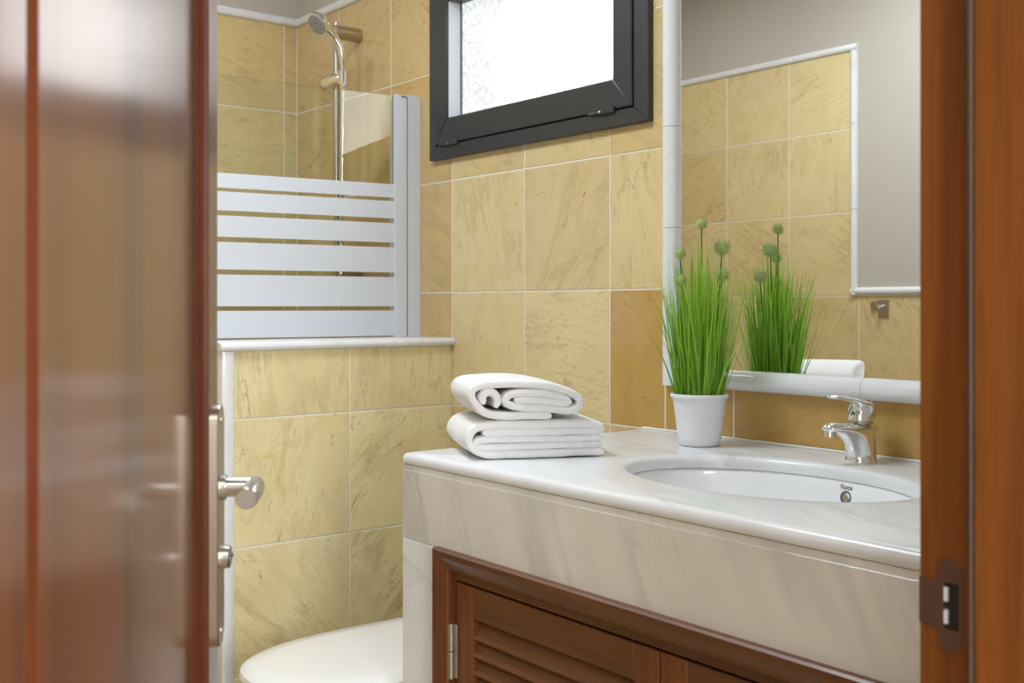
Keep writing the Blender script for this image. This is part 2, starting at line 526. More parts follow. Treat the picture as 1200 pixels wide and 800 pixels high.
tiles_x(wall_partition, [1.692, 1.3766, 1.066], [0, .2651, .5676, .8701, 1.030], XH, (1, 0, 0), lambda y, z: RND.uniform(.0, .22))
FC = [-2.273 - .305 * k for k in range(4)]
tiles_y(wall_front, FC + [XL], ROWS, YF, (0, 1, 0), lambda x, z: RND.uniform(.3, .55))
tiles_y(wall_front, [-1.053, -1.358, -1.663, -1.968, -2.273], ROWS[:5], YF, (0, 1, 0), lambda x, z: RND.uniform(.3, .55))

# ---------------------------------------------------------------- white marble trims
def half_round(mb, p0, p1, out, side, width, proud, n=8):
    """half-round moulding from p0 to p1; 'out' leaves the wall, 'side' spans the width"""
    p0, p1, out, side = Vector(p0), Vector(p1), Vector(out), Vector(side)
    prof = [(-.5 * width * math.cos(math.pi * k / n), proud * (.25 + .75 * math.sin(math.pi * k / n))) for k in range(n + 1)]
    prof = [(-.5 * width, -.004)] + prof + [(.5 * width, -.004)]
    mb.loft([[p + side * a + out * b for a, b in prof] for p in (p0, p1)])
    return mb

def trim(n, p0, p1, out, side, width, proud, seams):
    """a run of marble strips with hairline joints"""
    t = thing('trim_%d' % n, tuple(p0), kind='structure')
    p0, p1 = Vector(p0), Vector(p1)
    cuts = [0] + seams + [1]
    for a, b in zip(cuts[:-1], cuts[1:]):
        d = (p1 - p0).normalized() * .0006
        half_round(MB(), p0.lerp(p1, a) + d, p0.lerp(p1, b) - d, out, side, width, proud).build('marble_strip', M['trim'], t)
    return t
trim(1, (XL, YF, 2.079), (XL, YB - .0, 2.079), (1, 0, 0), (0, 0, 1), .028, .012, [.3, .55, .82])
trim(2, (XL + .012, YB, 2.079), (XR, YB, 2.079), (0, -1, 0), (0, 0, 1), .028, .012, [.15, .32])
trim(3, (XL + .012, YF, 2.072), (XV + .014, YF, 2.072), (0, 1, 0), (0, 0, 1), .026, .012, [.3, .66])
trim(4, (XV, YF, 1.176), (XV, YF, 2.059), (0, 1, 0), (1, 0, 0), .027, .014, [.35, .7])
trim(5, (XV - .013, YF, 1.189), (XR, YF, 1.189), (0, 1, 0), (0, 0, 1), .026, .014, [.12, .4, .7])
# partition cap and end piece
t = thing('trim_6', (XH, 1.034, 1.03), kind='structure')
prof = [(XH2, 1.03), (XH + .006, 1.03), (XH + .012, 1.034), (XH + .014, 1.040), (XH + .012, 1.046), (XH + .006, 1.05), (XH2, 1.05)]
for y0, y1 in ((1.030, 1.352), (1.3526, 1.6915)):
    MB().loft([[(x, y, z) for x, z in prof] for y in (y0, y1)]).build('cap_strip', M['trim'], t)
t = thing('trim_7', (XH, 1.034, 0), kind='structure')
prof = [(XH - .03, 1.0335), (XH - .004, 1.0335), (XH + .004, 1.037), (XH + .007, 1.044), (XH + .007, 1.056), (XH + .003, 1.0655), (XH - .03, 1.0655)]
for z0, z1 in ((0.0, .52), (.5205, 1.0295)):
    MB().loft([[(x, y, z) for x, y in prof] for z in (z0, z1)]).build('edge_strip', M['trim'], t)

# ---------------------------------------------------------------- window
win = thing('window_1', (-2.06, YB, 1.534), kind='structure')
WX0, WX1, WZ0, WZ1 = -2.470, -1.636, 1.534, 2.062
SX0, SX1, SZ0, SZ1 = -2.436, -1.682, 1.573, 2.024
GX0, GX1, GZ0, GZ1 = -2.378, -1.742, 1.640, 1.952
def ring_frame(o, i, y0, y1, ch):
    """mitred frame: four bars between outer rect o and inner rect i, facing -Y"""
    ox0, ox1, oz0, oz1 = o; ix0, ix1, iz0, iz1 = i
    O = [(ox0, oz0), (ox1, oz0), (ox1, oz1), (ox0, oz1)]; I = [(ix0, iz0), (ix1, iz0), (ix1, iz1), (ix0, iz1)]
    bars = []
    for k in range(4):
        a, b = k, (k + 1) % 4
        quad = [O[a], O[b], I[b], I[a]]
        c = [sum(q[0] for q in quad) / 4, sum(q[1] for q in quad) / 4]
        sh = [(q[0] + (c[0] - q[0]) * .0 + math.copysign(min(ch, abs(c[0] - q[0])), c[0] - q[0]), q[1] + math.copysign(min(ch, abs(c[1] - q[1])), c[1] - q[1])) for q in quad]
        mb = MB().loft([[(x, y1, z) for x, z in quad], [(x, y0 + ch, z) for x, z in quad], [(x, y0, z) for x, z in sh]])
        bars.append(mb)
    return bars
for mb in ring_frame((WX0, WX1, WZ0, WZ1), (SX0 - .002, SX1 + .002, SZ0 - .003, SZ1 + .002), YB - .016, YB + .05, .0015):
    mb.build('frame_bar', M['frame'], win)
for mb in ring_frame((SX0, SX1, SZ0, SZ1), (GX0, GX1, GZ0, GZ1), YB - .021, YB + .028, .0025):
    mb.build('sash_bar', M['frame'], win)
# glazing bead: pale on the left side, dark gasket towards the glass
MB().box(GX0 - .004, GX0 + .0015, YB - .016, YB + .022, GZ0 - .002, GZ1 + .002).build('bead', M['bead'], win)
MB().box(GX0 - .004, GX0 + .004, YB + .022, YB + .027, GZ0 - .004, GZ1 + .004).build('gasket', M['slot'], win)
MB().box(GX0 - .02, GX1 + .02, YB + .030, YB + .036, GZ0 - .02, GZ1 + .02).build('pane', M['pane'], win)
mb = MB().box(SX0 - .03, SX1 + .03, YB + .05, YB + .06, SZ0 - .02, SZ1 + .03)
mb.build('outer_screen', M['frame'], win)
for hx, flip in ((-2.395, 1), (-1.80, 1)):
    h = MB()
    h.tube([(hx - .018, YB - .020, 1.571), (hx + .018, YB - .020, 1.571)], .0042, 10)
    h.obox((hx + .035, YB - .016, 1.572), (1, 0, 0), (0, -1, 0), (0, 0, 1), (-.02, .03), (0, .008), (-.006, .008), .001)
    ho = h.build('sash_hinge', M['frame'], win)
    MB().tube([(hx + .018, YB - .020, 1.571), (hx + .023, YB - .020, 1.571)], .0048, 10).build('hinge_pin', M['steel'], ho)

# ---------------------------------------------------------------- door leaf (open) in its own axes
AL = math.radians(-6.0)
def rd(r, d): return Vector((r * CS - d * SN, r * SN + d * CS, 0))
U = rd(math.sin(AL), math.cos(AL)); N = rd(math.cos(AL), -math.sin(AL)); Z = Vector((0, 0, 1))
LW = 0.76
stile0 = rd(-.2968, 1.06)                       # near edge of the raised stile, on its face
H0 = stile0 + U * .051 - U * LW                 # hinge end, on the raised face
def D(x, y, z): return H0 + U * x + N * y + Z * z
XS = LW - .051
PANEL = -.0120
door = thing('door_1', tuple(H0), kind='structure', label='open varnished brown wooden door leaf with flat boards at left', cat='door')
def dbox(x, y, z, ch=0.0): return MB().obox(H0, U, N, Z, x, y, z, ch)
dbox((0, LW), (-.045, PANEL - .012), (.01, 2.03)).build('core', M['moulding'], door)
XG = XS - .480
def board(x0, x1, v0, v1):
    """flat board with V-groove bevels of width v0 / v1 on its long sides"""
    prof = [(x0, PANEL - .013)] + [(x0, PANEL - .009), (x0 + v0, PANEL)] + [(x1 - v1, PANEL), (x1, PANEL - .009), (x1, PANEL - .013)]
    return MB().loft([[D(x, y, z) for x, y in prof] for z in (.01, 2.03)])
MB().loft([[D(x, y, z) for x, y in [(XG - .001, PANEL - .011), (XG - .001, PANEL - .009), (XG, PANEL - .009), (XG + .013, PANEL - .0004), (XG + .013, PANEL - .011)]] for z in (.01, 2.03)]).build('groove_moulding', M['groove'], door, angle=20)
o = board(XG + .0131, XS - .004, .0006, .0005).build('door_board', M['door'], door, angle=20)
board(.06, XG - .001, .0005, .006).build('door_board', M['door'], door, angle=20)
dbox((0, .055), (PANEL - .012, 0), (.01, 2.03), .002).build('hinge_stile', M['door'], door)
dbox((XS, LW), (PANEL - .02, 0), (.01, 2.03), .0015).build('lock_stile', M['door'], door)
prof = [(XS, PANEL - .01), (XS - .004, PANEL - .01), (XS - .004, PANEL + .003), (XS - .0025, PANEL + .0040), (XS - .0025, -.0055), (XS - .0015, -.005), (XS - .0005, -.0005), (XS, -.0005)]
MB().loft([[D(x, y, z) for x, y in prof] for z in (.01, 2.03)]).build('stile_moulding', M['moulding'], door, angle=20)
# lock plate with rounded ends
zt, zb_, pw, pt = 1.039, .797, .040, .0085
pc = XS + .0215
pts = []
for k in range(17):
    a = math.pi * k / 16
    pts.append((pc + pw / 2 * math.cos(a), zt - pw / 2 + pw / 2 * math.sin(a)))
for k in range(17):
    a = math.pi + math.pi * k / 16
    pts.append((pc + pw / 2 * math.cos(a), zb_ + pw / 2 + pw / 2 * math.sin(a)))
def inset(e): return [(pc + (x - pc) * (1 - e / (pw / 2)), z - math.copysign(e, z - .92) * .9) for x, z in pts]
mb = MB().loft([[D(x, 0, z) for x, z in pts], [D(x, pt - .001, z) for x, z in pts], [D(x, pt, z) for x, z in inset(.001)]])
plate = mb.build('lock_plate', M['nickel'], door)
for z in (zt - .016, zb_ + .016):
    MB().tube([D(pc, pt - .001, z), D(pc, pt + .0008, z)], .0042, 14).build('screw', M['steel'], plate)
tz = .886
mb = MB().tube([D(pc, pt, tz), D(pc, pt + .008, tz)], .0115, 20)
mb.tube([D(pc, pt + .008, tz), D(pc, pt + .0095, tz)], [.0115, .0095], 20)
tt = mb.build('thumb_turn', M['steel'], plate)
MB().obox(D(pc, pt + .0095, tz), U, N, Z, (-.0095, .0095), (-.001, .0012), (-.0014, .0014)).build('turn_slot', M['slot'], plate)
lz = .9555
mb = MB()
mb.tube([D(pc, pt, lz), D(pc, pt + .005, lz)], .0125, 24)
mb.tube([D(pc, pt + .004, lz), D(pc, pt + .030, lz)], .0098, 24)
hd = mb.build('handle_stem', M['steel'], door)
mb = MB()
mb.tube([D(pc + .010, pt + .026, lz - .001), D(pc + .006, pt + .032, lz), D(pc - .02, pt + .034, lz), D(pc - .069, pt + .034, lz), D(pc - .070, pt + .034, lz)], [.0092, .0098, .0100, .0100, .0094], 28)
mb.build('lever_handle', M['steel'], door)

# door frame on the strike side, with stop, seal and strike plate
fr = thing('trim_8', (-.45, .81, 0), kind='structure')
JY = .81
MB().obox((-.483, JY, 0), (1, 0, 0), (0, -1, 0), (0, 0, 1), (0, .053), (-.024, 0), (0, 2.05)).build('jamb_rebate', M['jamb'], fr)
MB().obox((-.4315, JY, 0), (1, 0, 0), (0, -1, 0), (0, 0, 1), (0, .095), (-.024, .013), (0, 2.05), .002).build('door_stop', M['jamb'], fr)
MB().tube([(-.4335, JY - .0105, 0), (-.4335, JY - .0105, 2.05)], .0032, 8).build('rubber_seal', M['seal'], fr)
MB().obox((-.3395, JY, 0), (1, 0, 0), (0, -1, 0), (0, 0, 1), (0, .014), (-.085, .006), (0, 2.12), .003).build('casing', M['jamb'], fr)
MB().box(-.483, -.340, YD0 - .03, YD0 - .004, 0, 2.05).build('hinge_jamb', M['jamb'], fr)
MB().box(-.483, -.340, YD0 - .03, JY + .02, 2.05, 2.088).build('head_jamb', M['jamb'], fr)
# strike plate: flat plate with rounded ends, lip and rectangular hole
sx, sz, sw, sh = -.4566, .898, .0205, .075
def sp(x, y, z): return (x, JY - y, z)
mb = MB()
K = 24
outer = []
for k in range(K):
    a = 2 * math.pi * (k + .5) / K
    cx, cz = math.cos(a), math.sin(a)
    zc = (sh / 2 - sw / 2) * (1 if cz > 0 else -1)
    outer.append((sx + sw / 2 * cx, sz + zc + sw / 2 * cz))
hw, hh = .0062, .0185
hx = sx + .0015
inner = []
for (x, z) in outer:
    t = 1 / max(abs(x - sx) / hw, abs(z - sz) / hh)
    inner.append((hx + (x - sx) * t, sz + (z - sz) * t))
rings = [[sp(x, 0, z) for x, z in outer], [sp(x, .0016, z) for x, z in outer], [sp(x, .0016, z) for x, z in inner], [sp(x, -.008, z) for x, z in inner]]
mb.loft(rings, (False, False))
lip = [(-.484, .0), (-.478, .0012), (sx - sw / 2 + .004, .0016), (sx - sw / 2 + .004, .0001), (-.478, -.0002), (-.4845, -.0015)]
mb.loft([[(x, JY - y, z) for x, y in lip] for z in (sz - .0185, sz + .0185)])
strike = mb.build('strike_plate', M['bronze'], fr)
MB().box(hx - hw, hx + hw, JY - .0004, JY + .004, sz - hh, sz + hh).build('bolt_hole_shade', M['hole_shade'], strike)  # dark block fills the opening in place of its inner shade
for dz in (-.009, .009):
    MB().box(hx - hw, hx - hw + .003, JY - .0022, JY - .0004, sz + dz - .0055, sz + dz + .0055).build('hole_tab', M['alu'], strike)
for dz in (-.0285, .0285):
    MB().tube([sp(sx, .0012, sz + dz), sp(sx, .0022, sz + dz)], .0038, 12).build('strike_screw', M['bronze'], strike)

# ---------------------------------------------------------------- shower screen
GH = Vector((-2.548, 1.632, 0)); GU = Vector((-.104, -.9945, 0)); GN = Vector((.9945, -.104, 0))
screen = thing('shower_screen', (-2.556, 1.66, 1.05), 'glass shower screen with white frosted stripes on low tiled partition', 'shower screen')
mb = MB().obox(GH, GU, GN, Z, (0, .74), (-.003, .003), (1.0535, 1.7185))
mb.build('glass_panel', M['glass'], screen, smooth=False)
for z0, z1 in ((1.4352, 1.4722), (1.3778, 1.4256), (1.311, 1.3647), (1.2286, 1.2978), (1.1354, 1.2154), (1.054, 1.1235)):
    MB().obox(GH, GU, GN, Z, (0.0005, .7395), (.0032, .0040), (z0, z1)).build('frosted_stripe', M['frost'], screen, smooth=False)
MB().box(-2.578, -2.536, 1.6505, 1.6912, 1.0505, 1.722).build('wall_profile', M['alu'], screen, smooth=False)
MB().box(-2.572, -2.540, 1.6455, 1.652, 1.0505, 1.716).build('profile_slot', M['slot'], screen, smooth=False)
MB().box(-2.566, -2.5365, 1.6095, 1.646, 1.0505, 1.7205).build('glass_profile', M['alu'], screen, smooth=False)
MB().obox((-2.536, 1.646, 1.7175), (0, -1, 0), (1, 0, 0), (0, 0, 1), (0, .018), (0, .0015), (-.003, 0)).build('profile_catch', M['slot'], screen)

# ---------------------------------------------------------------- shower set
BX, BY = -2.872, 1.612
rail = thing('shower_rail', (BX, YB, 1.0), 'satin metal shower rail on yellow tiles with bracket at top', 'shower rail')
MB().tube([(BX, BY, 1.20), (BX, BY, 1.985)], .0105, 20).build('riser_bar', M['steel'], rail)
for z in (1.958, 1.235):
    MB().tube([(BX, YB, z), (BX, YB - .002, z), (BX, BY - .010, z), (BX, BY - .0125, z)], [.0205, .0215, .0205, .018], 24).build('wall_bracket', M['nickel'], rail)
HZ = 1.808
mb = MB()
mb.tube([(BX - .030, BY - .022, HZ - .004), (BX - .026, BY - .021, HZ - .003), (BX + .038, BY - .002, HZ + .004), (BX + .042, BY - .001, HZ + .004)], [.017, .0195, .0195, .016], 20)
mb.tube([(BX + .060, BY - .010, HZ - .020), (BX + .060, BY - .010, HZ + .020)], [.0150, .0165], 20)
mb.tube([(BX + .04, BY - .002, HZ), (BX + .055, BY - .008, HZ)], .009, 14)
slider = mb.build('slider_holder', M['chrome'], rail)
MB().tube([(BX - .037, BY - .025, HZ - .005), (BX - .029, BY - .022, HZ - .004)], [.0150, .0175], 20).build('slider_knob', M['nickel'], slider)
hs = thing('hand_shower', (BX + .06, BY - .01, HZ - .02), 'chrome hand shower with curved handle clipped on the rail', 'shower head')
hx0, hy0 = BX + .060, BY - .010
HP = [(hx0, hy0, HZ - .024), (hx0, hy0 + .001, HZ + .02), (hx0, hy0 - .001, HZ + .055), (hx0 - .001, hy0 - .010, HZ + .09), (hx0 - .003, hy0 - .028, HZ + .122), (hx0 - .006, hy0 - .052, HZ + .143)]
mb = MB().tube(HP, [.0085, .0100, .0108, .0108, .0105, .0125], 18)
mb.build('handle', M['chrome'], hs)
hc = Vector((hx0 - .008, hy0 - .078, HZ + .150)); hn = Vector((.10, -.78, -.60)).normalized()
mb = MB()
mb.tube([hc - hn * .024, hc - hn * .018, hc - hn * .005, hc + hn * .006], [.012, .026, .0355, .0355], 28)
head = mb.build('head_body', M['chrome'], hs)
mb = MB().tube([hc + hn * .0055, hc + hn * .009], [.032, .031], 28)
a1 = hn.cross(Z).normalized(); a2 = hn.cross(a1).normalized()
for rr, cnt in ((.008, 6), (.016, 12), (.024, 18)):
    for k in range(cnt):
        p = hc + hn * .0085 + (a1 * math.cos(6.283 * k / cnt) + a2 * math.sin(6.283 * k / cnt)) * rr
        mb.tube([p, p + hn * .002], .0014, 5)
mb.build('spray_face', plain('pale_grey_spray_plastic', srgb(150, 152, 148), .5), head)
path = [(hx0, hy0, HZ - .022)]
for k in range(1, 24):
    t = k / 23
    path.append((hx0 - .030 * t, hy0 + .006 * t, HZ - .022 - .74 * t))
hose = MB().tube(path, .0062, 12).build('shower_hose', M['chrome'], None, base=(BX + .02, BY - .03, 1.04))
tag(hose, 'thin chrome shower hose hanging straight down beside the rail', 'hose')

# ---------------------------------------------------------------- toilet
TX = -1.94
toilet = thing('toilet', (TX, 1.3, 0), 'white toilet with closed lid between partition and vanity', 'toilet')
def d_outline(yf, yb, hwid, n=40):
    """D-shaped plan: rounded front at yf, straight back at yb"""
    pts = []; ry = min(.27, (yb - yf) * .62)
    for k in range(n + 1):
        a = math.pi * k / n
        c, s_ = math.cos(a), math.sin(a)
        e = 2 / 2.5
        pts.append((TX + hwid * math.copysign(abs(c) ** e, c), yf + ry - ry * abs(s_) ** e))
    pts.append((TX - hwid * .96, yb)); pts.append((TX + hwid * .96, yb))
    return pts
def d_loft(levels):
    mb = MB(); rings = []
    for yf, yb, hwid, z in levels:
        rings.append([(x, y, z) for x, y in d_outline(yf, yb, hwid)])
    return mb.loft(rings)
d_loft([(.925, 1.37, .166, .391), (.907, 1.378, .178, .396), (.900, 1.38, .182, .405), (.903, 1.379, .180, .414), (.915, 1.372, .171, .421), (.96, 1.34, .135, .4245), (1.05, 1.30, .06, .4255)]).build('lid', M['plastic'], toilet)
d_loft([(.92, 1.37, .17, .372), (.912, 1.375, .176, .38), (.918, 1.37, .172, .3895)]).build('seat', M['plastic'], toilet)
d_loft([(1.06, 1.45, .12, 0), (1.05, 1.46, .125, .03), (1.04, 1.48, .115, .16), (.985, 1.49, .15, .28), (.93, 1.49, .176, .345), (.925, 1.49, .178, .371)]).build('bowl', M['ceramic'], toilet)
mb = MB().obox((TX, 1.50, .371), (1, 0, 0), (0, 0, 1), (0, 1, 0), (-.18, .18), (0, .36), (0, .17), .012)
mb.build('cistern', M['ceramic'], toilet)
mb = MB().obox((TX, 1.49, .7315), (1, 0, 0), (0, 0, 1), (0, 1, 0), (-.19, .19), (0, .03), (0, .19), .01)
mb.build('cistern_lid', M['ceramic'], toilet)

# ---------------------------------------------------------------- countertop with basin cut-out
CT, X0, X1, Y0, Y1 = .87, -1.670, XR - .001, 1.075, YB - .0005
EC = (-1.085, 1.37); EA, EB = .250, .172
angs = sorted(set([2 * math.pi * k / 96 for k in range(96)] + [math.atan2(y - EC[1], x - EC[0]) % (2 * math.pi) for x in (X0, X1) for y in (Y0, Y1)]))
def outer_pt(a):
    c, s_ = math.cos(a), math.sin(a)
    t = min([((X1 if c > 0 else X0) - EC[0]) / c if abs(c) > 1e-9 else 9e9, ((Y1 if s_ > 0 else Y0) - EC[1]) / s_ if abs(s_) > 1e-9 else 9e9])
    return EC[0] + c * t, EC[1] + s_ * t
def outer_ring(ins, z):
    r = []
    for a in angs:
        x, y = outer_pt(a)
        r.append((max(x, X0 + ins), max(y, Y0 + ins), z))
    return r
def ell_ring(s_, z, ex=0.0):
    r = []
    for a in angs:
        x, y = outer_pt(a)
        b = math.atan2((y - EC[1]) / EB, (x - EC[0]) / EA)
        r.append((EC[0] + (EA * s_ + ex) * math.cos(b), EC[1] + (EB * s_ + ex) * math.sin(b), z))
    return r
rings = [ell_ring(1, .8485), ell_ring(1, .858), ell_ring(1, .8645, .0012), ell_ring(1, .8685, .0045), ell_ring(1, .87, .010), ell_ring(1, .87, .03), outer_ring(.012, .87), outer_ring(.0055, .8686), outer_ring(.0016, .8648), outer_ring(0, .8595), outer_ring(.0004, .8530), outer_ring(.0016, .8500), outer_ring(.0032, .8488), outer_ring(.006, .8485), ell_ring(1, .8485)]
mb = MB().loft(rings, (False, False))
counter = tag(mb.build('countertop', M['counter'], None, base=(-1.08, 1.38, .848), angle=50), 'white marble countertop with rounded front edge along back wall', 'countertop')
MB().obox((X0 + .004, YB - .001, .8702), (1, 0, 0), (0, -1, 0), (0, 0, 1), (0, X1 - X0 - .004), (0, .005), (-.0005, .004), .002).build('caulk_line', plain('white_caulk', srgb(236, 236, 234), .5), counter, base=(-1.08, 1.38, .848))

# basin bowl under the cut-out
basin = thing('basin', (EC[0], EC[1], .70), 'oval white ceramic basin set under the marble counter', 'basin')
lev = [(1.06, .8478), (1.015, .8475), (1.0, .842), (.985, .828), (.962, .80), (.91, .765), (.80, .735), (.60, .715), (.35, .706), (.09, .703)]
rings = []
NB = 72
for s_, z in lev: rings.append([(EC[0] + EA * s_ * math.cos(6.28318 * k / NB), EC[1] + EB * s_ * math.sin(6.28318 * k / NB), z) for k in range(NB)])
for s_, z in reversed(lev[:-1]): rings.append([(EC[0] + (EA * s_ + .008) * math.cos(6.28318 * k / NB), EC[1] + (EB * s_ + .008) * math.sin(6.28318 * k / NB), z - .009) for k in range(NB)])
MB().loft(rings, (False, False)).build('bowl', M['ceramic'], basin, angle=60)
MB().lathe((EC[0], EC[1], .703), [(.0, .003), (.018, .003), (.0215, .0015), (.023, -.002)], 24).build('drain', M['chrome'], basin)
OX, OZ = -1.049, .822
def bowl_y(x, z):
    for (s0, z0), (s1, z1) in zip(lev[:-1], lev[1:]):
        if z1 <= z <= z0:
            s_ = s0 + (s1 - s0) * (z0 - z) / (z0 - z1); break
    return EC[1] + EB * s_ * math.sqrt(1 - ((x - EC[0]) / (EA * s_)) ** 2)
oy = bowl_y(OX, OZ)
dn = Vector((0, -.97, .24)).normalized()
oc = Vector((OX, oy, OZ))
r1 = MB()
a1 = Vector((1, 0, 0)); a2 = dn.cross(a1)
def circ(r, h): return [oc + dn * h + (a1 * math.cos(6.28318 * k / 24) + a2 * math.sin(6.28318 * k / 24)) * r for k in range(24)]
r1.loft([circ(.0105, -.001), circ(.0105, .0015), circ(.0085, .0022), circ(.0072, .001), circ(.0070, -.001)], (False, False))
ov = r1.build('overflow_ring', M['slot'], basin)
MB().loft([circ(.0072, .0003), circ(.0072, .0006)]).build('overflow_hole', M['nickel'], ov)
txt = bpy.data.curves.new('lettering', 'FONT')
txt.body = 'Roca'
txt.size = .0115; txt.extrude = .0002; txt.align_x = 'CENTER'; txt.align_y = 'CENTER'
tmp = bpy.data.objects.new('lettering_source', txt)
COL.objects.link(tmp)
dg = bpy.context.evaluated_depsgraph_get()
me = bpy.data.meshes.new_from_object(tmp.evaluated_get(dg))
bpy.data.objects.remove(tmp)
me.materials.clear(); me.materials.append(M['ink'])
lo = bpy.data.objects.new('lettering', me); COL.objects.link(lo)
lz2 = .8385
lo.parent = basin
lo.location = Vector((OX, bowl_y(OX, lz2) - .0018, lz2)) - Vector(basin['_base'])
lo.rotation_euler = (math.radians(78), 0, 0)

# ---------------------------------------------------------------- vanity cabinet
van = thing('vanity_cabinet', (-1.05, 1.38, 0), 'marble clad vanity cabinet with louvred brown wooden doors below counter', 'cabinet')
ZA = .715
MB().obox((X0, Y0, 0), (1, 0, 0), (0, -1, 0), (0, 0, 1), (.002, X1 - X0), (-.020, -.0022), (.8387, .8483)).build('recess_strip', M['apron'], van)
MB().obox((X0, Y0, 0), (1, 0, 0), (0, -1, 0), (0, 0, 1), (-.001, X1 - X0), (-.022, 0), (ZA, .8385), .0003).build('apron_panel', M['apron'], van)
MB().obox((X0, Y0, 0), (1, 0, 0), (0, -1, 0), (0, 0, 1), (-.001, .118), (-.022, 0), (0, ZA - .0006), .0012).build('pillar_panel', M['counter'], van)
MB().obox((X0, Y0, 0), (0, 1, 0), (-1, 0, 0), (0, 0, 1), (.0225, Y1 - Y0), (-.02, .0005), (0, .8385)).build('side_panel', M['apron'], van)
# architrave around the doors
AX0, AX1, AZ1, AYF = -1.556, -.512, .718, 1.060
def arch(p_list, name, mat):
    MB().loft(p_list).build(name, mat, van, angle=15)
# section: (inward offset from outer edge, Y)
sec = [(0, Y0 + .002), (0, AYF + .004), (.003, AYF), (.012, AYF), (.0285, AYF + .0095), (.0325, AYF + .0095), (.0345, AYF + .012), (.0345, Y0 + .01)]
arch([[(x, y, z) for x, y, z in [(AX0 + s_, yy, AZ1 - s_) for s_, yy in sec]], [(AX1 - s_, yy, AZ1 - s_) for s_, yy in sec]], 'frame_rail', M['cab_h'])
arch([[(AX0 + s_, yy, AZ1 - s_) for s_, yy in sec], [(AX0 + s_, yy, .06) for s_, yy in sec]], 'frame_post', M['cab_v'])
arch([[(AX1 - s_, yy, AZ1 - s_) for s_, yy in sec], [(AX1 - s_, yy, .06) for s_, yy in sec]], 'frame_post', M['cab_v'])
# recessed lining behind the architrave
DY = 1.083
MB().box(AX0 + .034, AX1 - .034, DY + .0, DY + .03, .667, .686).build('lining_rail', M['cab_h'], van)
MB().box(AX0 + .030, AX0 + .0385, DY - .004, DY + .03, .06, .684).build('lining_post', M['cab_v'], van)
MB().box(AX1 - .0385, AX1 - .030, DY - .004, DY + .03, .06, .684).build('lining_post', M['cab_v'], van)
MB().box(X0 + .03, X1 - .01, DY + .06, DY + .075, .05, .80).build('dark_backing', M['hole_shade'], van)  # dark sheet behind the louvres, painted as the shaded cabinet inside
MB().box(AX0, AX1, DY - .005, DY + .06, .02, .06).build('plinth', M['cab_h'], van)
def cab_door(x0, x1, hinge_side):
    zt2, zb2, st = .6625, .066, .048
    dm = bpy.data.objects.new('door', None); COL.objects.link(dm); dm.parent = van; dm['_base'] = van['_base']
    def bx(name, a, b, c, d, mat, y0=DY, y1=DY + .024, ch=.0012):
        return MB().obox((0, y0, 0), (1, 0, 0), (0, -1, 0), (0, 0, 1), (a, b), (-(y1 - y0), 0), (c, d), ch).build(name, mat, dm)
    bx('stile', x0, x0 + st, zb2, zt2, M['cab_v']); bx('stile', x1 - st, x1, zb2, zt2, M['cab_v'])
    bx('rail', x0 + st, x1 - st, zt2 - .053, zt2, M['cab_h']); bx('rail', x0 + st, x1 - st, zb2, zb2 + .06, M['cab_h'])
    xa, xb = x0 + st - .0005, x1 - st + .0005
    z = zt2 - .053 - .018
    first = None
    while z > zb2 + .07:
        if first is None:
            prof = [(.0015, -.0165), (.0005, -.0145), (.0015, -.0125), (.019, .0135), (.0225, .0135), (.024, .012)]
            mb = MB().loft([[(x, DY + y, z + h) for y, h in prof] for x in (xa, xb)])
            first = mb.build('slat', M['slat'], dm, smooth=False); z0 = z
        else:
            o = first.copy(); COL.objects.link(o); o.parent = dm; o.location.z = z - z0
        z -= .0298
    hx = x0 - .0045 if hinge_side < 0 else x1 + .0045
    for zc in (.545, .18):
        mb = MB()
        for za, zb3 in ((zc - .047, zc - .0008), (zc + .0008, zc + .047)):
            mb.tube([(hx, DY - .0075, za), (hx, DY - .0075, zb3)], .0068, 16)
        mb.box(hx - .008 if hinge_side < 0 else hx - .014, hx + .014 if hinge_side < 0 else hx + .008, DY - .0035, DY - .0012, zc - .046, zc + .046)
        h = mb.build('hinge', M['steel'], dm)
    return dm
cab_door(-1.5145, -1.0365, -1)
cab_door(-1.0335, -.5535, 1)

# ---------------------------------------------------------------- mirror
mir = thing('wall_mirror', (-1.05, YB, .97), 'large wall mirror framed by white half-round marble strips', 'mirror')
MX0, MZ0, MZ1 = -1.576, .989, 2.045
MB().box(MX0 + .015, XR - .002, YB - .006, YB + .002, MZ0 + .012, MZ1 - .01).build('mirror_glass', M['mirror'], mir, smooth=False)
half = .5 * .040
zs = [MZ0 - half, 1.30, 1.513, 1.80, MZ1 + half]
for a, b in zip(zs[:-1], zs[1:]):
    half_round(MB(), (MX0, YB - .001, a + .0005), (MX0, YB - .001, b - .0005), (0, -1, 0), (1, 0, 0), .040, .024, 10).build('frame_strip', M['trim'], mir)
xs = [MX0 + half, -1.345, -1.11, -.86, XR - .002]
for a, b in zip(xs[:-1], xs[1:]):
    half_round(MB(), (a + .0005, YB - .001, MZ0), (b - .0005, YB - .001, MZ0), (0, -1, 0), (0, 0, 1), .040, .024, 10).build('frame_strip', M['trim'], mir)
    half_round(MB(), (a + .0005, YB - .001, MZ1), (b - .0005, YB - .001, MZ1), (0, -1, 0), (0, 0, 1), .040, .024, 10).build('frame_strip', M['trim'], mir)

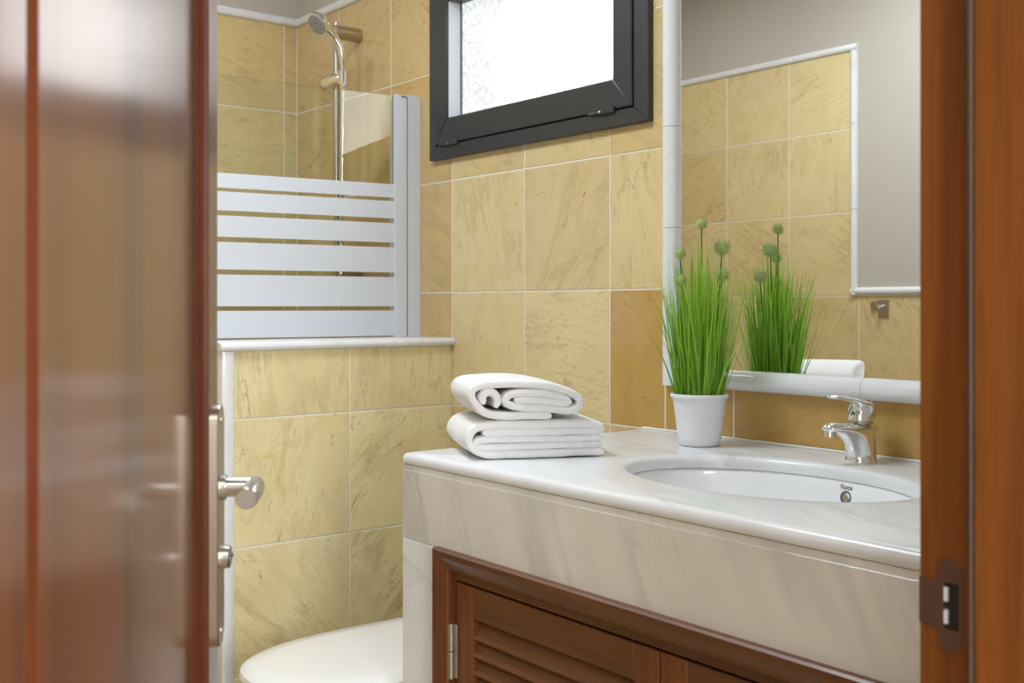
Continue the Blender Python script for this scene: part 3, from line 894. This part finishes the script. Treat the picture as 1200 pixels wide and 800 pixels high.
# ---------------------------------------------------------------- robe hook on the front wall
hk = thing('robe_hook', (-2.17, YF, 1.13), 'small square metal robe hook on tiles, seen in mirror', 'hook')
MB().obox((-2.172, YF, 1.127), (1, 0, 0), (0, 1, 0), (0, 0, 1), (-.021, .021), (0, .006), (-.030, .030), .002).build('back_plate', M['nickel'], hk)
MB().tube([(-2.172, YF + .006, 1.135), (-2.172, YF + .03, 1.13), (-2.172, YF + .042, 1.142)], [.007, .006, .007], 12).build('peg', M['chrome'], hk)
MB().tube([(-2.205, YF, 1.139), (-2.205, YF + .012, 1.139)], .014, 20).build('knob', M['nickel'], hk)

# ---------------------------------------------------------------- faucet
FX, FY = -1.085, 1.632
fau = thing('faucet', (FX, FY, CT), 'chrome single lever basin faucet behind the oval basin', 'faucet')
def F(u, x, z): return Vector((FX + x, FY - u, CT + z))
def ell_loft(st, n=28):
    """st: (u, z, half-width across, half-height in the bent direction, tilt angle)"""
    rings = []
    for u, z, wx, wh, ta in st:
        c = F(u, 0, z)
        e = Vector((0, math.sin(ta) * 1.0, math.cos(ta)))   # ring's second axis (0 = vertical section of a forward run)
        rings.append([c + Vector((1, 0, 0)) * wx * math.cos(6.28318 * k / n) + e * wh * math.sin(6.28318 * k / n) for k in range(n)])
    return MB().loft(rings)
hp = math.pi / 2
def pair_loft(st, n=30):
    """st: (front u, front z, back u, back z, half-width)"""
    rings = []
    for fu, fz, bu, bz, wx in st:
        c = F((fu + bu) / 2, 0, (fz + bz) / 2); e = (F(fu, 0, fz) - F(bu, 0, bz)) / 2
        rings.append([c + Vector((1, 0, 0)) * wx * math.cos(6.28318 * k / n) + e * math.sin(6.28318 * k / n) for k in range(n)])
    return MB().loft(rings)
body = pair_loft([(.0275, 0, -.0275, 0, .0275), (.0275, .002, -.0275, .002, .0275), (.0262, .004, -.0262, .004, .0262), (.0264, .010, -.0258, .020, .0255), (.0285, .0185, -.0252, .040, .0246), (.0335, .0275, -.0235, .0600, .0238), (.0400, .0350, -.0150, .0665, .0230), (.0490, .0420, .0050, .0675, .0220), (.0600, .0475, .0300, .0672, .0206), (.0730, .0512, .0550, .0692, .0190), (.0850, .0535, .0780, .0708, .0172), (.0930, .0555, .0915, .0698, .0145), (.0970, .0580, .0962, .0670, .0100), (.0980, .0605, .0978, .0640, .004)])
body.build('spout_body', M['chrome'], fau, angle=60)
mb = MB().tube([F(.086, 0, .0575), F(.0875, 0, .0465)], [.0108, .0105], 20)
ae = mb.build('aerator', M['chrome'], fau)
cap = ell_loft([(-.001, .0685, .0195, .0195, -hp), (-.001, .0705, .0240, .0242, -hp), (-.002, .080, .0245, .0250, -hp), (-.004, .090, .0220, .0230, -hp + .1), (-.006, .0985, .0170, .0180, -hp + .15)])
MB().tube([F(-.001, 0, .064), F(-.001, 0, .0695)], .0200, 24).build('collar', M['nickel'], fau)
hb = cap.build('handle', M['chrome'], fau, angle=40)
lv = ell_loft([(-.0250, .0920, .009, .0022, 0), (-.0225, .0932, .0175, .0042, 0), (-.005, .0975, .0215, .0056, 0), (.02, .1035, .0198, .0050, 0), (.05, .1095, .0165, .0042, 0), (.075, .1132, .0138, .0036, 0), (.086, .1142, .0100, .0028, 0), (.089, .1146, .004, .0012, 0)])
lv.build('lever', M['chrome'], hb, angle=60)
MB().tube([F(.0205, 0, .082), F(.0225, 0, .0822)], .0042, 14).build('temperature_dot', M['slot'], hb)

# ---------------------------------------------------------------- potted grass
PX, PY = -1.398, 1.572
PZ = CT + .0008
plant = thing('potted_grass', (PX, PY, CT), 'artificial green grass with round bristly flower heads in white pot', 'plant')
prof = [(.0, .0), (.036, .0), (.0388, .002), (.0405, .012), (.0415, .016), (.0432, .030), (.0448, .044), (.0462, .056), (.0468, .058), (.0482, .070), (.0492, .078), (.0498, .080), (.0512, .088), (.0545, .0905), (.0550, .0935), (.0550, .0965), (.0535, .0985), (.0515, .0975), (.050, .088), (.049, .084), (.0, .084)]
MB().lathe((PX, PY, PZ), prof, 48).build('pot', M['pot'], plant, angle=50)
MB().lathe((PX, PY, CT + .083), [(.0, .004), (.03, .003), (.0495, .001), (.0497, -.002)], 24).build('soil', M['soil'], plant)
R2 = random.Random(21)
gb = MB()
def blade(bx, by, lean_dir, lean, hgt, width, curl, shade):
    segs = 7
    side = Vector((-math.sin(lean_dir + R2.uniform(-.9, .9)), math.cos(lean_dir + R2.uniform(-.9, .9)), 0))
    pts = []
    for k in range(segs + 1):
        t = k / segs
        out = lean * t + curl * t ** 3
        z = hgt * (t - .25 * max(0, abs(curl)) / max(hgt, .01) * t ** 4)
        pts.append(Vector((bx + math.cos(lean_dir) * out, by + math.sin(lean_dir) * out, CT + .085 + z)))
    o = len(gb.v)
    vs = []
    for k, p in enumerate(pts):
        wd = width * (1 - (k / segs) ** 2.2) * .5 + .00012
        vs += [p - side * wd, p + side * wd]
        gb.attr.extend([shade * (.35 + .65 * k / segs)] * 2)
    gb.add(vs, [(2 * k, 2 * k + 1, 2 * k + 3, 2 * k + 2) for k in range(segs)])
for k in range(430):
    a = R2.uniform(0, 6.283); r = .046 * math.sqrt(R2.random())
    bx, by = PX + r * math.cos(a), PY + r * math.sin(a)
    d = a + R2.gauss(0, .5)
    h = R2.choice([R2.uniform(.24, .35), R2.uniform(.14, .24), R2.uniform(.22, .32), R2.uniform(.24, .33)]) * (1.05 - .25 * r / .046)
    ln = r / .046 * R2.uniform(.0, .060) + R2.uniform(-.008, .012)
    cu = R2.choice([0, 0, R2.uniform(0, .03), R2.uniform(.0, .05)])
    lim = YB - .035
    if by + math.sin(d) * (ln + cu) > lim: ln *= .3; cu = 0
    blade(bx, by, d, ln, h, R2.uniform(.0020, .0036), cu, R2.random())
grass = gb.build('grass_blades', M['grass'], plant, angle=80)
grass['kind'] = 'stuff'
def ico(sub):
    bm = bmesh.new(); bmesh.ops.create_icosphere(bm, subdivisions=sub, radius=1)
    vs = [v.co.copy() for v in bm.verts]; fs = [[v.index for v in f.verts] for f in bm.faces]; bm.free(); return vs, fs
ICV, ICF = ico(2)
SPV = ico(3)[0] + ico(2)[0]
for (fx, fy, fz, fr_) in [(-1.391, 1.570, 1.293, .0135), (-1.377, 1.612, 1.2486, .0190), (-1.390, 1.628, 1.1965, .0165), (-1.4182, 1.540, 1.2362, .0130), (-1.4182, 1.540, 1.1857, .0150)]:
    c = Vector((fx, fy, fz))
    mb = MB().add([c + p * fr_ * .76 for p in ICV], ICF)
    for p in SPV:
        q = (p + Vector((R2.uniform(-.07, .07), R2.uniform(-.07, .07), R2.uniform(-.07, .07)))).normalized()
        t1 = q.orthogonal().normalized(); t2 = q.cross(t1)
        tip = c + q * fr_ * R2.uniform(1.0, 1.22)
        b0 = c + q * fr_ * .6
        w_ = fr_ * .035
        mb.add([b0 + t1 * w_, b0 - t1 * w_ * .5 + t2 * w_ * .87, b0 - t1 * w_ * .5 - t2 * w_ * .87, tip], [(0, 1, 3), (1, 2, 3), (2, 0, 3)])
    hd_ = mb.build('flower_head', M['head'], plant, smooth=False)
    root = Vector((PX + (fx - PX) * .5, PY + (fy - PY) * .5, CT + .086))
    mid = root.lerp(c, .55) + Vector((.002, 0, 0))
    MB().tube([root, mid, c - Vector((0, 0, fr_ * .7))], .0011, 6).build('flower_stem', M['stem'], plant)

# ---------------------------------------------------------------- folded towels
EX = Vector((.44, .898, 0)).normalized(); ED = Vector((-.898, .44, 0)).normalized()
def smooth_path(pts, step=.004):
    """Catmull-Rom resampling of a 2-D path"""
    P = [Vector((a, b, 0)) for a, b in pts]
    P = [P[0] * 2 - P[1]] + P + [P[-1] * 2 - P[-2]]
    out = []
    for i in range(1, len(P) - 2):
        n = max(2, int((P[i + 1] - P[i]).length / step))
        for k in range(n):
            t = k / n
            a, b, c, d = P[i - 1], P[i], P[i + 1], P[i + 2]
            out.append(.5 * ((2 * b) + (c - a) * t + (2 * a - 5 * b + 4 * c - d) * t * t + (3 * b - a - 3 * c + d) * t ** 3))
    out.append(P[-2])
    return out
def ribbon(mb, pts, th, depth, org, seed, sag=0.0, d0=0.0):
    C = smooth_path(pts)
    n = len(C)
    def outline(k_th, amp, d):
        L, Rr = [], []
        for i, p in enumerate(C):
            t = (C[min(i + 1, n - 1)] - C[max(i - 1, 0)]).normalized()
            nn = Vector((-t.y, t.x, 0))
            endk = 1.0
            e = min(i, n - 1 - i)
            if e < 2: endk = (.55, .88)[e]
            wob = noise.noise(Vector((i * .09 + seed, d * 9, seed))) * amp
            h = th * .5 * k_th * endk
            L.append(p + nn * (h + wob * .5)); Rr.append(p - nn * (h - wob * .5))
        return L + Rr[::-1]
    rings = []
    ds = [0, .0012, .0035, .008] + [.008 + (depth - .016) * k / 12 for k in range(1, 12)] + [depth - .008, depth - .0035, depth - .0012, depth]
    for d in ds:
        e = min(d, depth - d)
        kk = .45 if e <= 0 else (.72 if e < .002 else (.92 if e < .005 else 1.0))
        ring = []
        for q in outline(kk, .0022, d):
            push = noise.noise(Vector((q.x * 22, q.y * 22, seed + 3))) * .0030
            zz = q.y - sag * (d / depth) * q.x
            ring.append(Vector(org) + EX * (q.x + noise.noise(Vector((d * 14, seed, q.y * 20))) * .0025) + ED * (d + d0 + push) + Z * zz)
        rings.append(ring)
    m = n
    fs = []
    N2 = 2 * n
    for i in range(len(rings) - 1):
        for j in range(N2):
            k = (j + 1) % N2
            fs.append((i * N2 + j, i * N2 + k, (i + 1) * N2 + k, (i + 1) * N2 + j))
    last = (len(rings) - 1) * N2
    for j in range(n - 1):
        a, b = j, j + 1
        fs.append((a, b, N2 - 1 - b, N2 - 1 - a)); fs.append((last + a, last + N2 - 1 - a, last + N2 - 1 - b, last + b))
    mb.add([p for r in rings for p in r], fs)
org = Vector((-1.505, 1.092, CT + .0014))
tw = MB()
ribbon(tw, [(.250, .0075), (.15, .0074), (.06, .0074), (.036, .0095), (.017, .019), (.0095, .033), (.015, .047), (.03, .0555), (.06, .0585), (.12, .0585), (.19, .0575), (.233, .0555), (.2455, .0525), (.2475, .0485), (.241, .0450), (.20, .0452), (.12, .0458), (.06, .0462), (.034, .0448)], .0150, .205, org, 1.3)
ribbon(tw, [(.248, .0315), (.17, .0325), (.08, .0335), (.042, .0340), (.0245, .0310), (.0225, .0235), (.036, .0208), (.10, .0206), (.2, .0206), (.246, .0212)], .0132, .203, org, 5.1, d0=.001)
tag(tw.build('folded_towel', M['towel'], None, base=tuple(org + EX * .12 + ED * .1), angle=70), 'larger folded white towel lying on the marble, bottom of the stack', 'towel')
org2 = org + EX * .006 + ED * -.001 + Z * .0662
tw = MB()
ribbon(tw, [(.150, .0070), (.10, .0078), (.055, .0085), (.032, .0140), (.015, .030), (.009, .046), (.016, .0575), (.04, .0625), (.09, .0635), (.14, .0595), (.175, .0515), (.198, .0400), (.2035, .0290), (.197, .0195), (.18, .0155), (.155, .0185), (.13, .0212), (.10, .0225), (.078, .0265), (.0685, .0340), (.074, .0430), (.09, .0475), (.12, .0475), (.15, .0440), (.175, .0370), (.1830, .0300), (.168, .0285), (.14, .0330), (.11, .0352), (.084, .0350)], .0145, .195, org2, 9.7)
ribbon(tw, [(.0285, .029), (.0275, .043), (.038, .0500), (.0490, .0455), (.0535, .034), (.0490, .0230)], .0155, .19, org2, 12.2, d0=.002)
tag(tw.build('rolled_towel', M['towel'], None, base=tuple(org2 + EX * .1 + ED * .1), angle=70), 'smaller loosely rolled white towel, top of the towel stack', 'towel')

for o in list(bpy.data.objects):
    if '_base' in o: del o['_base']
